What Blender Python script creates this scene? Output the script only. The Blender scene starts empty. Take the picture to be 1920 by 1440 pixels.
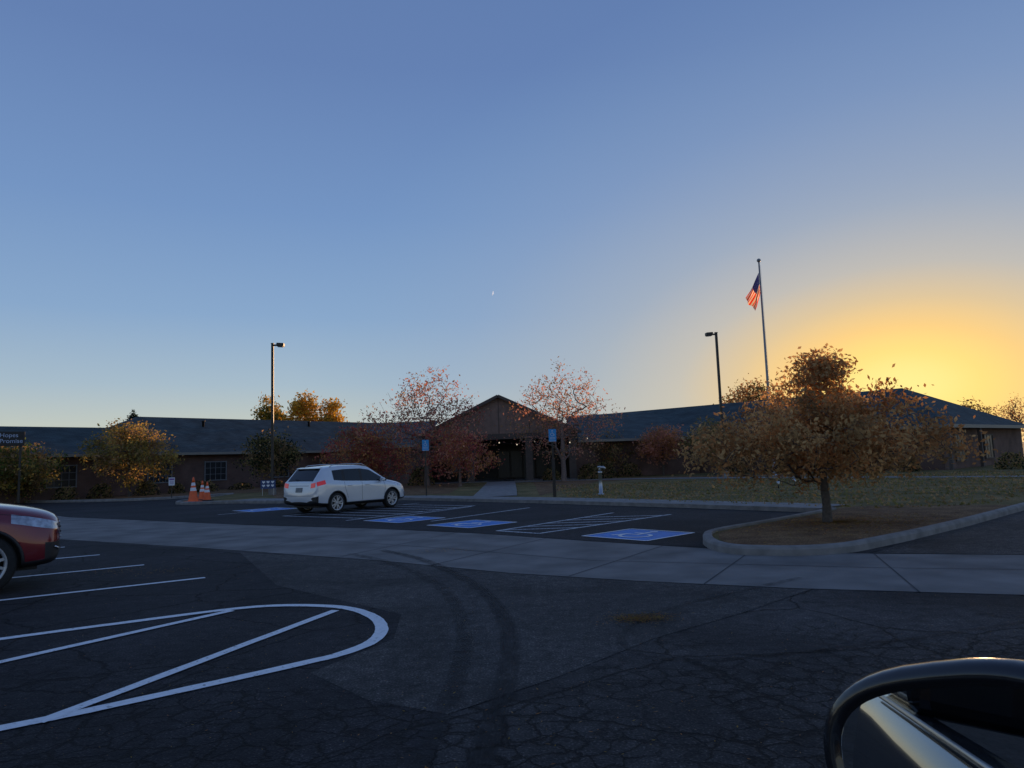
import bpy, math, random
from mathutils import Vector, Matrix, noise
from mathutils.bvhtree import BVHTree
import bmesh
R=math.radians
scene=bpy.context.scene
scene.view_settings.view_transform='Standard'
scene.view_settings.look='None'
scene.view_settings.exposure=0
col=scene.collection

# ------------------------------------------------------------ camera
cam=bpy.data.cameras.new('camera'); co=bpy.data.objects.new('camera',cam); col.objects.link(co)
cam.sensor_width=36; cam.lens=1330/1920*36; cam.clip_end=6000; cam.clip_start=0.05
pitch=math.atan(141/1330.)
co.matrix_world=Matrix.Translation((0,0,1.65))@Matrix.Rotation(R(90)+pitch,4,'X')@Matrix.Rotation(R(-2.0),4,'Z')
scene.camera=co

# ------------------------------------------------------------ sun & sky
SAZ=R(28.8); SEL=R(4.2)
sd=Vector((math.sin(SAZ)*math.cos(SEL),math.cos(SAZ)*math.cos(SEL),math.sin(SEL)))
sl=bpy.data.lights.new('sun','SUN'); sl.energy=4.8; sl.angle=R(0.5); sl.color=(1.0,0.60,0.30)
so=bpy.data.objects.new('sun',sl); col.objects.link(so)
so.rotation_euler=sd.to_track_quat('Z','Y').to_euler()
w=bpy.data.worlds.new('World'); scene.world=w; w.use_nodes=True
nt=w.node_tree; N=nt.nodes; LK=nt.links
bg=N['Background']
sky=N.new('ShaderNodeTexSky'); sky.sky_type='NISHITA'; sky.sun_disc=False
sky.sun_elevation=SEL; sky.sun_rotation=SAZ; sky.altitude=1600; sky.air_density=1.0; sky.dust_density=0.6; sky.ozone_density=2.0
def ramp(n,stops):
    r=n.new('ShaderNodeValToRGB'); e=r.color_ramp.elements
    e[0].position=stops[0][0]; e[0].color=(*stops[0][1],1)
    e[1].position=stops[1][0]; e[1].color=(*stops[1][1],1)
    for p,c in stops[2:]:
        q=e.new(p); q.color=(*c,1)
    return r
gtc=N.new('ShaderNodeTexCoord'); sep=N.new('ShaderNodeSeparateXYZ'); LK.new(gtc.outputs['Generated'],sep.inputs[0])
rz=ramp(N,[(0,(.64,.59,.43)),(.05,(.52,.55,.48)),(.11,(.36,.465,.55)),(.2,(.235,.365,.56)),(.33,(.165,.28,.51)),(.5,(.12,.205,.42)),(1,(.07,.125,.29))])
LK.new(sep.outputs[2],rz.inputs[0])
ZS=1.9
v1=N.new('ShaderNodeVectorMath'); v1.operation='MULTIPLY'; v1.inputs[1].default_value=(1,1,ZS); LK.new(gtc.outputs['Generated'],v1.inputs[0])
v2=N.new('ShaderNodeVectorMath'); v2.operation='NORMALIZE'; LK.new(v1.outputs[0],v2.inputs[0])
dt=N.new('ShaderNodeVectorMath'); dt.operation='DOT_PRODUCT'; dt.inputs[1].default_value=Vector((sd.x,sd.y,sd.z*ZS)).normalized(); LK.new(v2.outputs[0],dt.inputs[0])
ang=N.new('ShaderNodeMapRange'); ang.inputs[1].default_value=1.0; ang.inputs[2].default_value=.70; ang.inputs[3].default_value=0; ang.inputs[4].default_value=1
LK.new(dt.outputs['Value'],ang.inputs[0])
rc=ramp(N,[(0,(1.0,.80,.26)),(.010,(1.0,.71,.19)),(.03,(.95,.60,.19)),(.065,(.74,.54,.28)),(.12,(.56,.495,.40)),(.25,(.40,.42,.45)),(.55,(.27,.345,.49)),(1,(.2,.32,.50))])
rf=ramp(N,[(0,(1,1,1)),(.05,(.94,.94,.94)),(.14,(.78,.78,.78)),(.3,(.55,.55,.55)),(.6,(.30,.30,.30)),(1,(0,0,0))])
LK.new(ang.outputs[0],rc.inputs[0]); LK.new(ang.outputs[0],rf.inputs[0])
mxs=N.new('ShaderNodeMix'); mxs.data_type='RGBA'; LK.new(rf.outputs[0],mxs.inputs[0]); LK.new(rz.outputs[0],mxs.inputs[6]); LK.new(rc.outputs[0],mxs.inputs[7])
sc_=N.new('ShaderNodeMix'); sc_.data_type='RGBA'; sc_.blend_type='ADD'; sc_.inputs[0].default_value=.05
LK.new(mxs.outputs[2],sc_.inputs[6])
nsc=N.new('ShaderNodeVectorMath'); nsc.operation='SCALE'; nsc.inputs['Scale'].default_value=.12; LK.new(sky.outputs[0],nsc.inputs[0]); LK.new(nsc.outputs[0],sc_.inputs[7])
LK.new(sc_.outputs[2],bg.inputs[0]); bg.inputs[1].default_value=1.04

# ------------------------------------------------------------ material helpers
def newmat(name):
    m=bpy.data.materials.new(name); m.use_nodes=True
    return m,m.node_tree.nodes,m.node_tree.links,m.node_tree.nodes['Principled BSDF']
def tc(n): return n.new('ShaderNodeTexCoord').outputs['Object']
def M(name,c,rough=.7,metal=0,var=.15,scale=6,bump=0,emit=None,estr=0,coat=0,alpha_noise=None):
    m,n,l,b=newmat(name)
    b.inputs['Roughness'].default_value=rough; b.inputs['Metallic'].default_value=metal
    if coat: b.inputs['Coat Weight'].default_value=coat; b.inputs['Coat Roughness'].default_value=.03
    nz=n.new('ShaderNodeTexNoise'); nz.inputs['Scale'].default_value=scale; nz.inputs['Detail'].default_value=5
    l.new(tc(n),nz.inputs['Vector'])
    r=ramp(n,[(.3,tuple(x*(1-var) for x in c)),(.7,tuple(min(1,x*(1+var)) for x in c))])
    l.new(nz.outputs[0],r.inputs[0]); l.new(r.outputs[0],b.inputs['Base Color'])
    if bump:
        bp=n.new('ShaderNodeBump'); bp.inputs['Strength'].default_value=bump; bp.inputs['Distance'].default_value=.02
        l.new(nz.outputs[0],bp.inputs['Height']); l.new(bp.outputs[0],b.inputs['Normal'])
    if emit: b.inputs['Emission Color'].default_value=(*emit,1); b.inputs['Emission Strength'].default_value=estr
    if alpha_noise:
        s,lo,hi,amin,amax=alpha_noise
        n2=n.new('ShaderNodeTexNoise'); n2.inputs['Scale'].default_value=s; n2.inputs['Detail'].default_value=8
        l.new(tc(n),n2.inputs['Vector'])
        mr=n.new('ShaderNodeMapRange'); mr.inputs[1].default_value=lo; mr.inputs[2].default_value=hi; mr.inputs[3].default_value=amin; mr.inputs[4].default_value=amax
        l.new(n2.outputs[0],mr.inputs[0]); l.new(mr.outputs[0],b.inputs['Alpha'])
    return m
def asphalt(name,base,crack=0,lite=1.6):
    m,n,l,b=newmat(name); b.inputs['Roughness'].default_value=.88; b.inputs['Specular IOR Level'].default_value=.28
    t=tc(n)
    big=n.new('ShaderNodeTexNoise'); big.inputs['Scale'].default_value=.45; big.inputs['Detail'].default_value=9; big.inputs['Roughness'].default_value=.62; big.inputs['Distortion'].default_value=.6; l.new(t,big.inputs['Vector'])
    r=ramp(n,[(.34,tuple(x*.5 for x in base)),(.5,base),(.66,tuple(x*lite for x in base))]); l.new(big.outputs[0],r.inputs[0])
    midn=n.new('ShaderNodeTexNoise'); midn.inputs['Scale'].default_value=7; midn.inputs['Detail'].default_value=12; midn.inputs['Roughness'].default_value=.78; l.new(t,midn.inputs['Vector'])
    r3=ramp(n,[(.34,(.4,.4,.41)),(.66,(1.7,1.67,1.62))]); l.new(midn.outputs[0],r3.inputs[0])
    fine=n.new('ShaderNodeTexNoise'); fine.inputs['Scale'].default_value=60; fine.inputs['Detail'].default_value=4; l.new(t,fine.inputs['Vector'])
    r2=ramp(n,[(.3,(.4,.4,.4)),(.58,(1.0,1.0,1.0)),(.72,(3.4,3.3,3.1))]); l.new(fine.outputs[0],r2.inputs[0])
    m0=n.new('ShaderNodeMix'); m0.data_type='RGBA'; m0.blend_type='MULTIPLY'; m0.inputs[0].default_value=1
    l.new(r.outputs[0],m0.inputs[6]); l.new(r3.outputs[0],m0.inputs[7])
    mx=n.new('ShaderNodeMix'); mx.data_type='RGBA'; mx.blend_type='MULTIPLY'; mx.inputs[0].default_value=1
    l.new(m0.outputs[2],mx.inputs[6]); l.new(r2.outputs[0],mx.inputs[7]); out=mx.outputs[2]; hgt=fine.outputs[0]
    if crack:
        wn=n.new('ShaderNodeTexNoise'); wn.inputs['Scale'].default_value=2.2; wn.inputs['Detail'].default_value=8; wn.inputs['Roughness'].default_value=.65; l.new(t,wn.inputs['Vector'])
        ad=n.new('ShaderNodeMix'); ad.data_type='RGBA'; ad.blend_type='ADD'; ad.inputs[0].default_value=.35
        l.new(t,ad.inputs[6]); l.new(wn.outputs[1],ad.inputs[7])
        prod=None
        for sc,wd in ((.6,.012),(5.2,.07)):
            v=n.new('ShaderNodeTexVoronoi'); v.feature='DISTANCE_TO_EDGE'; v.inputs['Scale'].default_value=sc; l.new(ad.outputs[2],v.inputs['Vector'])
            mr=n.new('ShaderNodeMapRange'); mr.inputs[1].default_value=0; mr.inputs[2].default_value=wd; l.new(v.outputs[0],mr.inputs[0])
            if sc>2:
                mk_=n.new('ShaderNodeTexNoise'); mk_.inputs['Scale'].default_value=.8; mk_.inputs['Detail'].default_value=6; mk_.inputs['Roughness'].default_value=.65; l.new(t,mk_.inputs['Vector'])
                sx=n.new('ShaderNodeSeparateXYZ'); l.new(t,sx.inputs[0])
                yr=n.new('ShaderNodeMapRange'); yr.inputs[1].default_value=8.8; yr.inputs[2].default_value=5.0; yr.inputs[3].default_value=-.16; yr.inputs[4].default_value=.14; l.new(sx.outputs[1],yr.inputs[0])
                a1=n.new('ShaderNodeMath'); l.new(mk_.outputs[0],a1.inputs[0]); l.new(yr.outputs[0],a1.inputs[1])
                mm=n.new('ShaderNodeMapRange'); mm.inputs[1].default_value=.5; mm.inputs[2].default_value=.66; mm.inputs[3].default_value=1; mm.inputs[4].default_value=0; l.new(a1.outputs[0],mm.inputs[0])
                mxx=n.new('ShaderNodeMath'); mxx.operation='MAXIMUM'; l.new(mr.outputs[0],mxx.inputs[0]); l.new(mm.outputs[0],mxx.inputs[1]); o=mxx.outputs[0]
            else: o=mr.outputs[0]
            if prod is None: prod=o
            else:
                pm=n.new('ShaderNodeMath'); pm.operation='MULTIPLY'; l.new(prod,pm.inputs[0]); l.new(o,pm.inputs[1]); prod=pm.outputs[0]
        mr2=n.new('ShaderNodeMapRange'); mr2.inputs[3].default_value=.14; l.new(prod,mr2.inputs[0])
        mx2=n.new('ShaderNodeMix'); mx2.data_type='RGBA'; mx2.blend_type='MULTIPLY'; mx2.inputs[0].default_value=1
        l.new(out,mx2.inputs[6]); l.new(mr2.outputs[0],mx2.inputs[7]); out=mx2.outputs[2]
        hm=n.new('ShaderNodeMath'); hm.operation='MULTIPLY_ADD'; hm.inputs[1].default_value=2.0; l.new(prod,hm.inputs[0]); l.new(fine.outputs[0],hm.inputs[2]); hgt=hm.outputs[0]
    l.new(out,b.inputs['Base Color'])
    bp=n.new('ShaderNodeBump'); bp.inputs['Strength'].default_value=.7; bp.inputs['Distance'].default_value=.015
    l.new(hgt,bp.inputs['Height']); l.new(bp.outputs[0],b.inputs['Normal'])
    return m
def brickmat(name,c1,c2,mortar,scale,bw=.5,rh=.25,ms=.02,rough=.85):
    m,n,l,b=newmat(name); b.inputs['Roughness'].default_value=rough
    b.inputs['Specular IOR Level'].default_value=.25
    t=n.new('ShaderNodeUVMap'); t.uv_map='UVMap'
    br=n.new('ShaderNodeTexBrick'); br.inputs['Scale'].default_value=scale
    br.inputs['Color1'].default_value=(*c1,1); br.inputs['Color2'].default_value=(*c2,1); br.inputs['Mortar'].default_value=(*mortar,1)
    br.inputs['Brick Width'].default_value=bw; br.inputs['Row Height'].default_value=rh; br.inputs['Mortar Size'].default_value=ms
    l.new(t.outputs[0],br.inputs['Vector'])
    nz=n.new('ShaderNodeTexNoise'); nz.inputs['Scale'].default_value=.8; nz.inputs['Detail'].default_value=6; l.new(t.outputs[0],nz.inputs['Vector'])
    r=ramp(n,[(.3,(.65,.65,.65)),(.7,(1.3,1.3,1.3))]); l.new(nz.outputs[0],r.inputs[0])
    mx=n.new('ShaderNodeMix'); mx.data_type='RGBA'; mx.blend_type='MULTIPLY'; mx.inputs[0].default_value=1
    l.new(br.outputs[0],mx.inputs[6]); l.new(r.outputs[0],mx.inputs[7]); l.new(mx.outputs[2],b.inputs['Base Color'])
    return m
def leafmat(name,c,tr=.55):
    m,n,l,b=newmat(name); n.remove(b)
    nz=n.new('ShaderNodeTexNoise'); nz.inputs['Scale'].default_value=1.3; nz.inputs['Detail'].default_value=1; l.new(tc(n),nz.inputs['Vector'])
    r=ramp(n,[(.35,tuple(x*.65 for x in c)),(.65,tuple(x*1.35 for x in c))]); l.new(nz.outputs[0],r.inputs[0])
    d=n.new('ShaderNodeBsdfDiffuse'); l.new(r.outputs[0],d.inputs[0])
    t=n.new('ShaderNodeBsdfTranslucent'); l.new(r.outputs[0],t.inputs[0])
    ms=n.new('ShaderNodeMixShader'); ms.inputs[0].default_value=tr
    l.new(d.outputs[0],ms.inputs[1]); l.new(t.outputs[0],ms.inputs[2]); l.new(ms.outputs[0],n['Material Output'].inputs[0])
    return m

# ------------------------------------------------------------ mesh helpers
def obj(name,verts,faces,mats=None,mi=None,smooth=False,parent=None):
    me=bpy.data.meshes.new(name); me.from_pydata([tuple(v) for v in verts],[],faces)
    if mats:
        for m in (mats if isinstance(mats,(list,tuple)) else [mats]): me.materials.append(m)
    if mi: me.polygons.foreach_set('material_index',mi)
    if smooth: me.polygons.foreach_set('use_smooth',[True]*len(me.polygons))
    me.update()
    o=bpy.data.objects.new(name,me); col.objects.link(o)
    if parent: o.parent=parent
    return o
def empty(name,loc=(0,0,0),rz=0):
    e=bpy.data.objects.new(name,None); e.empty_display_size=.3; e.location=loc; e.rotation_euler=(0,0,rz); col.objects.link(e); return e
def box(name,c,s,mat,parent=None,rot=None,bev=0):
    x,y,z=[q/2 for q in s]
    v=[Vector((a*x,b_*y,d*z)) for a in(-1,1) for b_ in(-1,1) for d in(-1,1)]
    f=[(0,1,3,2),(4,6,7,5),(0,4,5,1),(2,3,7,6),(0,2,6,4),(1,5,7,3)]
    o=obj(name,v,f,mat,parent=parent); o.location=c
    if rot: o.rotation_euler=rot
    if bev:
        md=o.modifiers.new('b','BEVEL'); md.width=bev; md.segments=3; md.limit_method='NONE'
    return o
def lathe(prof,seg=32,axis='z',cap=True):
    v=[];f=[]
    for r,h in prof:
        for i in range(seg):
            a=2*math.pi*i/seg; x=r*math.cos(a);y=r*math.sin(a)
            v.append((x,y,h) if axis=='z' else (x,h,y))
    k=len(prof)
    for j in range(k-1):
        for i in range(seg):
            i2=(i+1)%seg; f.append((j*seg+i,j*seg+i2,(j+1)*seg+i2,(j+1)*seg+i))
    if cap:
        f.append(tuple(range(seg-1,-1,-1))); f.append(tuple((k-1)*seg+i for i in range(seg)))
    return v,f
def recalc(o):
    bm=bmesh.new(); bm.from_mesh(o.data); bmesh.ops.recalc_face_normals(bm,faces=bm.faces); bm.to_mesh(o.data); bm.free()
def lobj(name,prof,mat,parent=None,loc=(0,0,0),seg=24,axis='z',cap=True,smooth=True):
    v,f=lathe(prof,seg,axis,cap); o=obj(name,v,f,mat,smooth=smooth,parent=parent); o.location=loc
    return o
def tube(name,pts,r,mat,parent=None,seg=8):
    pts=[Vector(p) for p in pts]; v=[];f=[]
    for i,p in enumerate(pts):
        d=(pts[min(i+1,len(pts)-1)]-pts[max(i-1,0)]).normalized()
        a=d.orthogonal().normalized() if i==0 else (a-d*a.dot(d)).normalized()
        b=d.cross(a); rr=r[i] if isinstance(r,(list,tuple)) else r
        for k in range(seg):
            t=2*math.pi*k/seg; v.append(p+a*rr*math.cos(t)+b*rr*math.sin(t))
    for i in range(len(pts)-1):
        for k in range(seg):
            k2=(k+1)%seg; f.append((i*seg+k,i*seg+k2,(i+1)*seg+k2,(i+1)*seg+k))
    f.append(tuple(range(seg-1,-1,-1))); f.append(tuple((len(pts)-1)*seg+k for k in range(seg)))
    return obj(name,v,f,mat,smooth=True,parent=parent)
def poly(name,pts,z,mat,parent=None):
    return obj(name,[(x,y,z) for x,y in pts],[tuple(range(len(pts)))],mat,parent=parent)
def smoothline(pts,n=6):
    out=[]
    P=[Vector(p) for p in pts]
    for i in range(len(P)-1):
        p0=P[max(i-1,0)];p1=P[i];p2=P[i+1];p3=P[min(i+2,len(P)-1)]
        for k in range(n):
            t=k/n
            out.append(.5*((2*p1)+(-p0+p2)*t+(2*p0-5*p1+4*p2-p3)*t*t+(-p0+3*p1-3*p2+p3)*t**3))
    out.append(P[-1]); return out
def ribbon(name,pts,width,z,mat,parent=None,z0=None,jit=0):
    P=[Vector(p[:2]) for p in pts]; v=[];f=[];n=len(P)
    for i,p in enumerate(P):
        d=(P[min(i+1,n-1)]-P[max(i-1,0)]).normalized(); nn=Vector((-d.y,d.x))
        wv=width/2
        if 0<i<n-1:
            d1=(P[i]-P[i-1]).normalized(); c=max(.5,nn.dot(Vector((-d1.y,d1.x)))); wv/=c
        a=p+nn*(wv+random.uniform(-jit,jit)); b=p-nn*(wv+random.uniform(-jit,jit))
        v.append((a.x,a.y,z)); v.append((b.x,b.y,z))
    for i in range(n-1): f.append((2*i,2*i+1,2*i+3,2*i+2))
    if z0 is not None:
        o=len(v); v+= [(x,y,z0) for x,y,_ in v[:o]]
        for i in range(n-1):
            f.append((2*i,2*i+2,o+2*i+2,o+2*i)); f.append((2*i+1,o+2*i+1,o+2*i+3,2*i+3))
        f.append((0,o,o+1,1)); e=2*n-2; f.append((e,e+1,o+e+1,o+e))
    return obj(name,v,f,mat,parent=parent)
def text(name,body,size,mat,parent,loc,rot,align='CENTER'):
    c=bpy.data.curves.new(name,'FONT'); c.body=body; c.size=size; c.align_x=align; c.align_y='CENTER'; c.extrude=.002
    c.materials.append(mat); o=bpy.data.objects.new(name,c); col.objects.link(o); o.parent=parent; o.location=loc; o.rotation_euler=rot
    return o

# ------------------------------------------------------------ materials
m_asph=asphalt('asphalt_old',(.046,.042,.041),crack=1)
m_asph2=asphalt('asphalt_new',(.022,.021,.023),lite=1.5)
m_seal=asphalt('asphalt_sealed',(.024,.022,.024),crack=1,lite=1.5)
m_asph3=asphalt('asphalt_faded',(.062,.057,.054),lite=1.4)
m_conc=M('concrete',(.175,.16,.147),.9,var=.34,scale=1.1,bump=.1)
m_conc2=M('concrete_curb',(.22,.205,.19),.9,var=.25,scale=4,bump=.2)
m_joint=M('joint',(.05,.05,.05),.9)
m_white=M('paint_white',(.78,.79,.80),.7,var=.08,scale=20,alpha_noise=(26,.28,.40,.4,1))
m_whiteold=M('paint_white_thin',(.6,.62,.64),.7,var=.15,scale=20,alpha_noise=(22,.34,.5,.25,.95))
m_blue=M('paint_blue',(.02,.20,.62),.6,var=.15,scale=6,alpha_noise=(30,.28,.4,.5,1))
m_tire=M('tire_mark',(.008,.008,.009),.8,alpha_noise=(9,.35,.65,.05,.5))
m_bronze=M('bronze_metal',(.045,.04,.035),.45,metal=.5)
m_alu=M('aluminium',(.45,.45,.46),.35,metal=.9,var=.05)
m_black=M('black_plastic',(.015,.015,.017),.55,var=.2,scale=30)
m_rubber=M('rubber',(.018,.018,.018),.85,var=.2,scale=20)
m_glass=M('dark_glass',(.006,.008,.010),.06,var=.1)
m_whitesolid=M('white_solid',(.75,.76,.78),.5,var=.03)
m_orange=M('cone_orange',(.85,.13,.03),.5,var=.08)
m_bark=M('bark',(.09,.072,.058),.9,var=.4,scale=14,bump=.5)
m_bark2=M('bark_pale',(.19,.14,.12),.9,var=.3,scale=14,bump=.5)

def groundmat(name,c1,c2,c3,s=1.2,fs=40):
    m,n,l,b=newmat(name); b.inputs['Roughness'].default_value=.95; b.inputs['Specular IOR Level'].default_value=.15
    t=tc(n)
    a=n.new('ShaderNodeTexNoise'); a.inputs['Scale'].default_value=s*.4; a.inputs['Detail'].default_value=8; a.inputs['Roughness'].default_value=.7; l.new(t,a.inputs['Vector'])
    r=ramp(n,[(.35,c1),(.5,c2),(.65,c3)]); l.new(a.outputs[0],r.inputs[0])
    q=n.new('ShaderNodeTexNoise'); q.inputs['Scale'].default_value=fs; q.inputs['Detail'].default_value=5; l.new(t,q.inputs['Vector'])
    r2=ramp(n,[(.3,(.4,.4,.4)),(.7,(1.6,1.6,1.6))]); l.new(q.outputs[0],r2.inputs[0])
    mx=n.new('ShaderNodeMix'); mx.data_type='RGBA'; mx.blend_type='MULTIPLY'; mx.inputs[0].default_value=1
    l.new(r.outputs[0],mx.inputs[6]); l.new(r2.outputs[0],mx.inputs[7]); l.new(mx.outputs[2],b.inputs['Base Color'])
    bp=n.new('ShaderNodeBump'); bp.inputs['Strength'].default_value=.8; bp.inputs['Distance'].default_value=.05; l.new(q.outputs[0],bp.inputs['Height']); l.new(bp.outputs[0],b.inputs['Normal'])
    return m
m_lawn=groundmat('lawn',(.11,.10,.04),(.19,.145,.06),(.29,.20,.09))
m_mulch=groundmat('mulch',(.12,.066,.036),(.20,.115,.06),(.28,.175,.085),s=4,fs=30)
m_field=groundmat('dry_field',(.08,.08,.04),(.1,.1,.05),(.13,.12,.07),s=.1,fs=3)

# ------------------------------------------------------------ ground
random.seed(3)
poly('ground',[(-2500,-2500),(2500,-2500),(2500,2500),(-2500,2500)],-.03,m_field)
poly('parking_lot',[(-60,-25),(60,-25),(60,80),(-60,80)],0,m_asph)
poly('sealed_asphalt',[(-60,-25),(-.6,-25),(-.55,2),(-.5,4.85),(-1.1,5.2),(-1.7,5.9),(-1.2,6.9),(-1.3,8.0),(-3.4,10.2),(-5.5,14.3),(-13.4,19.7),(-60,60)],.002,m_seal)
panU=[(-31.8,42.2),(-17.4,27.9),(-7.76,20.97),(-3.73,18.5),(-.85,16.3),(1.43,14.1),(3.33,12.4)]
panL=[(5.44,7.87),(3.34,8.66),(1.59,9.53),(-.1,10.55),(-2.5,12.5),(-7.24,15.7),(-13.4,19.6),(-33,36)]
poly('concrete_pan',panU+[(3.7,11.5),(5.1,11.36),(5.5,11.2),(8.5,10.2),(14,8.6),(14,5.3)]+panL,.005,m_conc)
jp=empty('pan_joints')
js=[((-7.76,20.97),(-10.4,17.6)),((-5.7,19.6),(-8.0,16.2)),((-3.73,18.5),(-5.6,14.6)),((-1.4,16.7),(-3.2,13.1)),((.6,14.9),(-1.4,11.6)),((2.6,13.0),(.7,10.1)),((3.6,11.5),(2.3,9.1)),((5.5,11.2),(4.5,8.2)),((8.5,10.2),(7.4,7.2))]
for i,(a,b) in enumerate(js): ribbon('joint',[a,b],.02,.009,m_joint,jp)
ribbon('joint',[(-17.4,24.6),(-9,18.8),(-4.7,16.4),(-1.2,13.6),(1.2,11.5),(4.9,9.9),(12,7.6)],.02,.0095,m_joint,jp)
front=[(-4.93,31.93),(1.38,25.78),(5.2,21.6),(7.83,18.5)]
poly('stall_asphalt',[(-31.8,42.3),(-17.4,28.0),(-7.76,21.05),(-3.73,18.58),(-.85,16.38),(1.43,14.18),(3.33,12.55),(3.5,13.3),(3.95,14.3),(5.7,15.9),(8.0,18.3),(5.2,21.6),(1.38,25.8),(-4.9,31.9),(-12,33),(-20,44)],.006,m_asph2)
poly('faded_asphalt',[(-5.5,14.3),(-3.4,10.2),(-1.3,8.0),(-1.2,6.9),(-1.7,5.9),(-1.1,5.2),(-.5,4.85),(.3,5.6),(1.2,6.6),(2.27,7.48),(3.4,8.55),(1.59,9.5),(-.1,10.5),(-2.5,12.45)],.0035,m_asph3)
poly('drive_asphalt',[(5.5,11.25),(8.5,10.25),(14,8.65),(60,-4),(60,60),(36,39.2),(12.39,17.6),(7.96,13.65)],.007,m_asph3)

mk=empty('parking_markings')
def line(pts,wd=.10,mat=m_white,z=.010): return ribbon('line',pts,wd,z,mat,mk,jit=.004)
def seg(a,b,n=10): return [(a[0]+(b[0]-a[0])*i/n,a[1]+(b[1]-a[1])*i/n) for i in range(n+1)]
u33=(.84,.54)
for ex,ey,ln in ((-4.81,11.12,6.5),(-6.66,12.88,6.5),(-8.51,14.7,6.5),(-10.36,16.5,6.5)):
    line(seg((ex,ey),(ex-u33[0]*ln,ey-u33[1]*ln)),.11)
loop=[(-9.5,4.6),(-7.3,6.1),(-5.31,7.45),(-4.33,8.06),(-3.38,8.60),(-2.77,8.70),(-2.07,8.47),(-1.62,7.95),(-1.40,7.37),(-1.38,6.85),(-1.56,6.45),(-1.87,6.14),(-2.9,5.27),(-3.44,4.87),(-5.5,3.4),(-8,1.6)]
line(smoothline(loop,8),.13)
line(seg((-5.9,4.65),(-3.36,8.5)),.11,z=.012)
line(seg((-3.25,4.95),(-2.1,8.3)),.11,z=.012)
line(seg((-2.39,20.07),(.44,24.2)),.10,m_whiteold)
line(seg((-4.3,21.2),(-1.6,25.9)),.10,m_whiteold)
line(seg((-.47,16.75),(2.8,20.82)),.10,m_whiteold)
line(seg((.47,15.85),(4.2,19.6)),.10,m_whiteold)
line(seg((-.47,16.75),(.47,15.85)),.10,m_whiteold,z=.012)
for k in range(1,6):
    t=k/6; a=(-.47+3.27*(t-.14),16.75+4.07*(t-.14)); b=(.47+3.73*min(1,t+.1),15.85+3.75*min(1,t+.1)); line(seg(a,b,4),.10,m_whiteold,z=.012)
line(seg((-7.9,24.3),(-3.96,29.2)),.10,m_whiteold); line(seg((-5.08,21.4),(-1.51,26.3)),.10,m_whiteold)
for k in range(7):
    t=k/7; a=(-7.9+3.94*t,24.3+4.9*t); b=(-5.08+3.57*min(1,t+.12),21.4+4.9*min(1,t+.12)); line(seg(a,b,4),.10,m_whiteold,z=.012)
line(seg((-10.9,26.2),(-7.2,31.4)),.10,m_whiteold)
def isa(cx,cy,ax,ay):
    e=empty('wheelchair_marking'); A=Vector(ax);B=Vector(ay);C=Vector((cx,cy))
    q=lambda s,t:tuple(C+A*s+B*t)
    poly('blue_field',[q(-1,-1),q(1,-1),q(1,1),q(-1,1)],.011,m_blue,e)
    e_=[q(-1.06,-1.06),q(1.06,-1.06),q(1.06,1.06),q(-1.06,1.06),q(-1.06,-1.06)]
    for i in range(4): ribbon('border',[e_[i],e_[i+1]],.07,.015+.0006*i,m_white,e)
    head=[q(.72+.12*math.cos(a),.0+.12*math.sin(a)) for a in [i*math.pi/6 for i in range(12)]]
    poly('head',head,.0155,m_white,e)
    ribbon('torso',[q(.55,0),q(-.05,.02),q(-.05,-.34),q(-.5,-.5)],.10,.016,m_white,e)
    ribbon('arm',[q(.3,0),q(.25,-.3)],.08,.0165,m_white,e)
    arc=[q(-.28+.40*math.cos(a),.12+.42*math.sin(a)) for a in [R(20)+i*R(260)/14 for i in range(15)]]
    ribbon('wheel_arc',arc,.08,.0175,m_white,e)
isa(-3.28,21.05,(.56,.56),(.56,-.56))
isa(-1.17,18.8,(.55,.55),(.55,-.55))
isa(2.5,14.95,(.56,.52),(.52,-.58))
isa(-9.9,28.3,(.6,.6),(.6,-.6))
tm=empty('tire_marks')
t1=smoothline([(-2.6,13.8),(-1.65,12.31),(-.68,9.99),(-.2,7.87),(-.1,6.2),(-.18,4.82),(-.3,3.6)],6)
t2=smoothline([(-3.1,13.4),(-1.95,11.74),(-1.05,9.65),(-.62,7.68),(-.5,6.24),(-.52,5.05),(-.62,3.6)],6)
ribbon('mark',t1,.17,.018,m_tire,tm); ribbon('mark',t2,.15,.0185,m_tire,tm)
for o_ in (-.05,0,.05):
    ribbon('tread_mark',[(p.x+o_,p.y) for p in t1],.022,.0195+o_*.004,m_tire,tm)
t3=smoothline([(6,7.2),(3,6.2),(1.3,5.9),(.9,6.6),(1.6,7.8),(3.6,9.3)],6); ribbon('mark',t3,.08,.0205,m_tire,tm)

def off(pts,d):
    P=[Vector(p) for p in pts]; o=[]
    for i,p in enumerate(P):
        t=(P[min(i+1,len(P)-1)]-P[max(i-1,0)]).normalized(); o.append(tuple(p+Vector((-t.y,t.x))*d))
    return o
fr=[(-14,35),(-9.7,32.6),(-7,32.6)]+front
back=off(fr,1.5)
isle=[(8.05,18.3),(5.66,15.92),(3.95,14.3),(3.5,13.3),(3.38,12.4),(3.5,11.8),(3.85,11.52),(4.39,11.34),(5.09,11.45),(5.89,11.98),(7.96,13.65),(12.39,17.6),(36,39.2)]
isl=smoothline(isle,5)
lawn=[tuple(p) for p in isl]+[(60,60),(60,78),(-58,78),(-58,52),(-36,47),(-26,42.5),(-21,42),(-19,44.5),(-17.6,44.5),(-17.3,37),(-15.8,34.9),(-14,34.6)]+fr[1:]
poly('lawn',lawn,.10,m_lawn)
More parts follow.
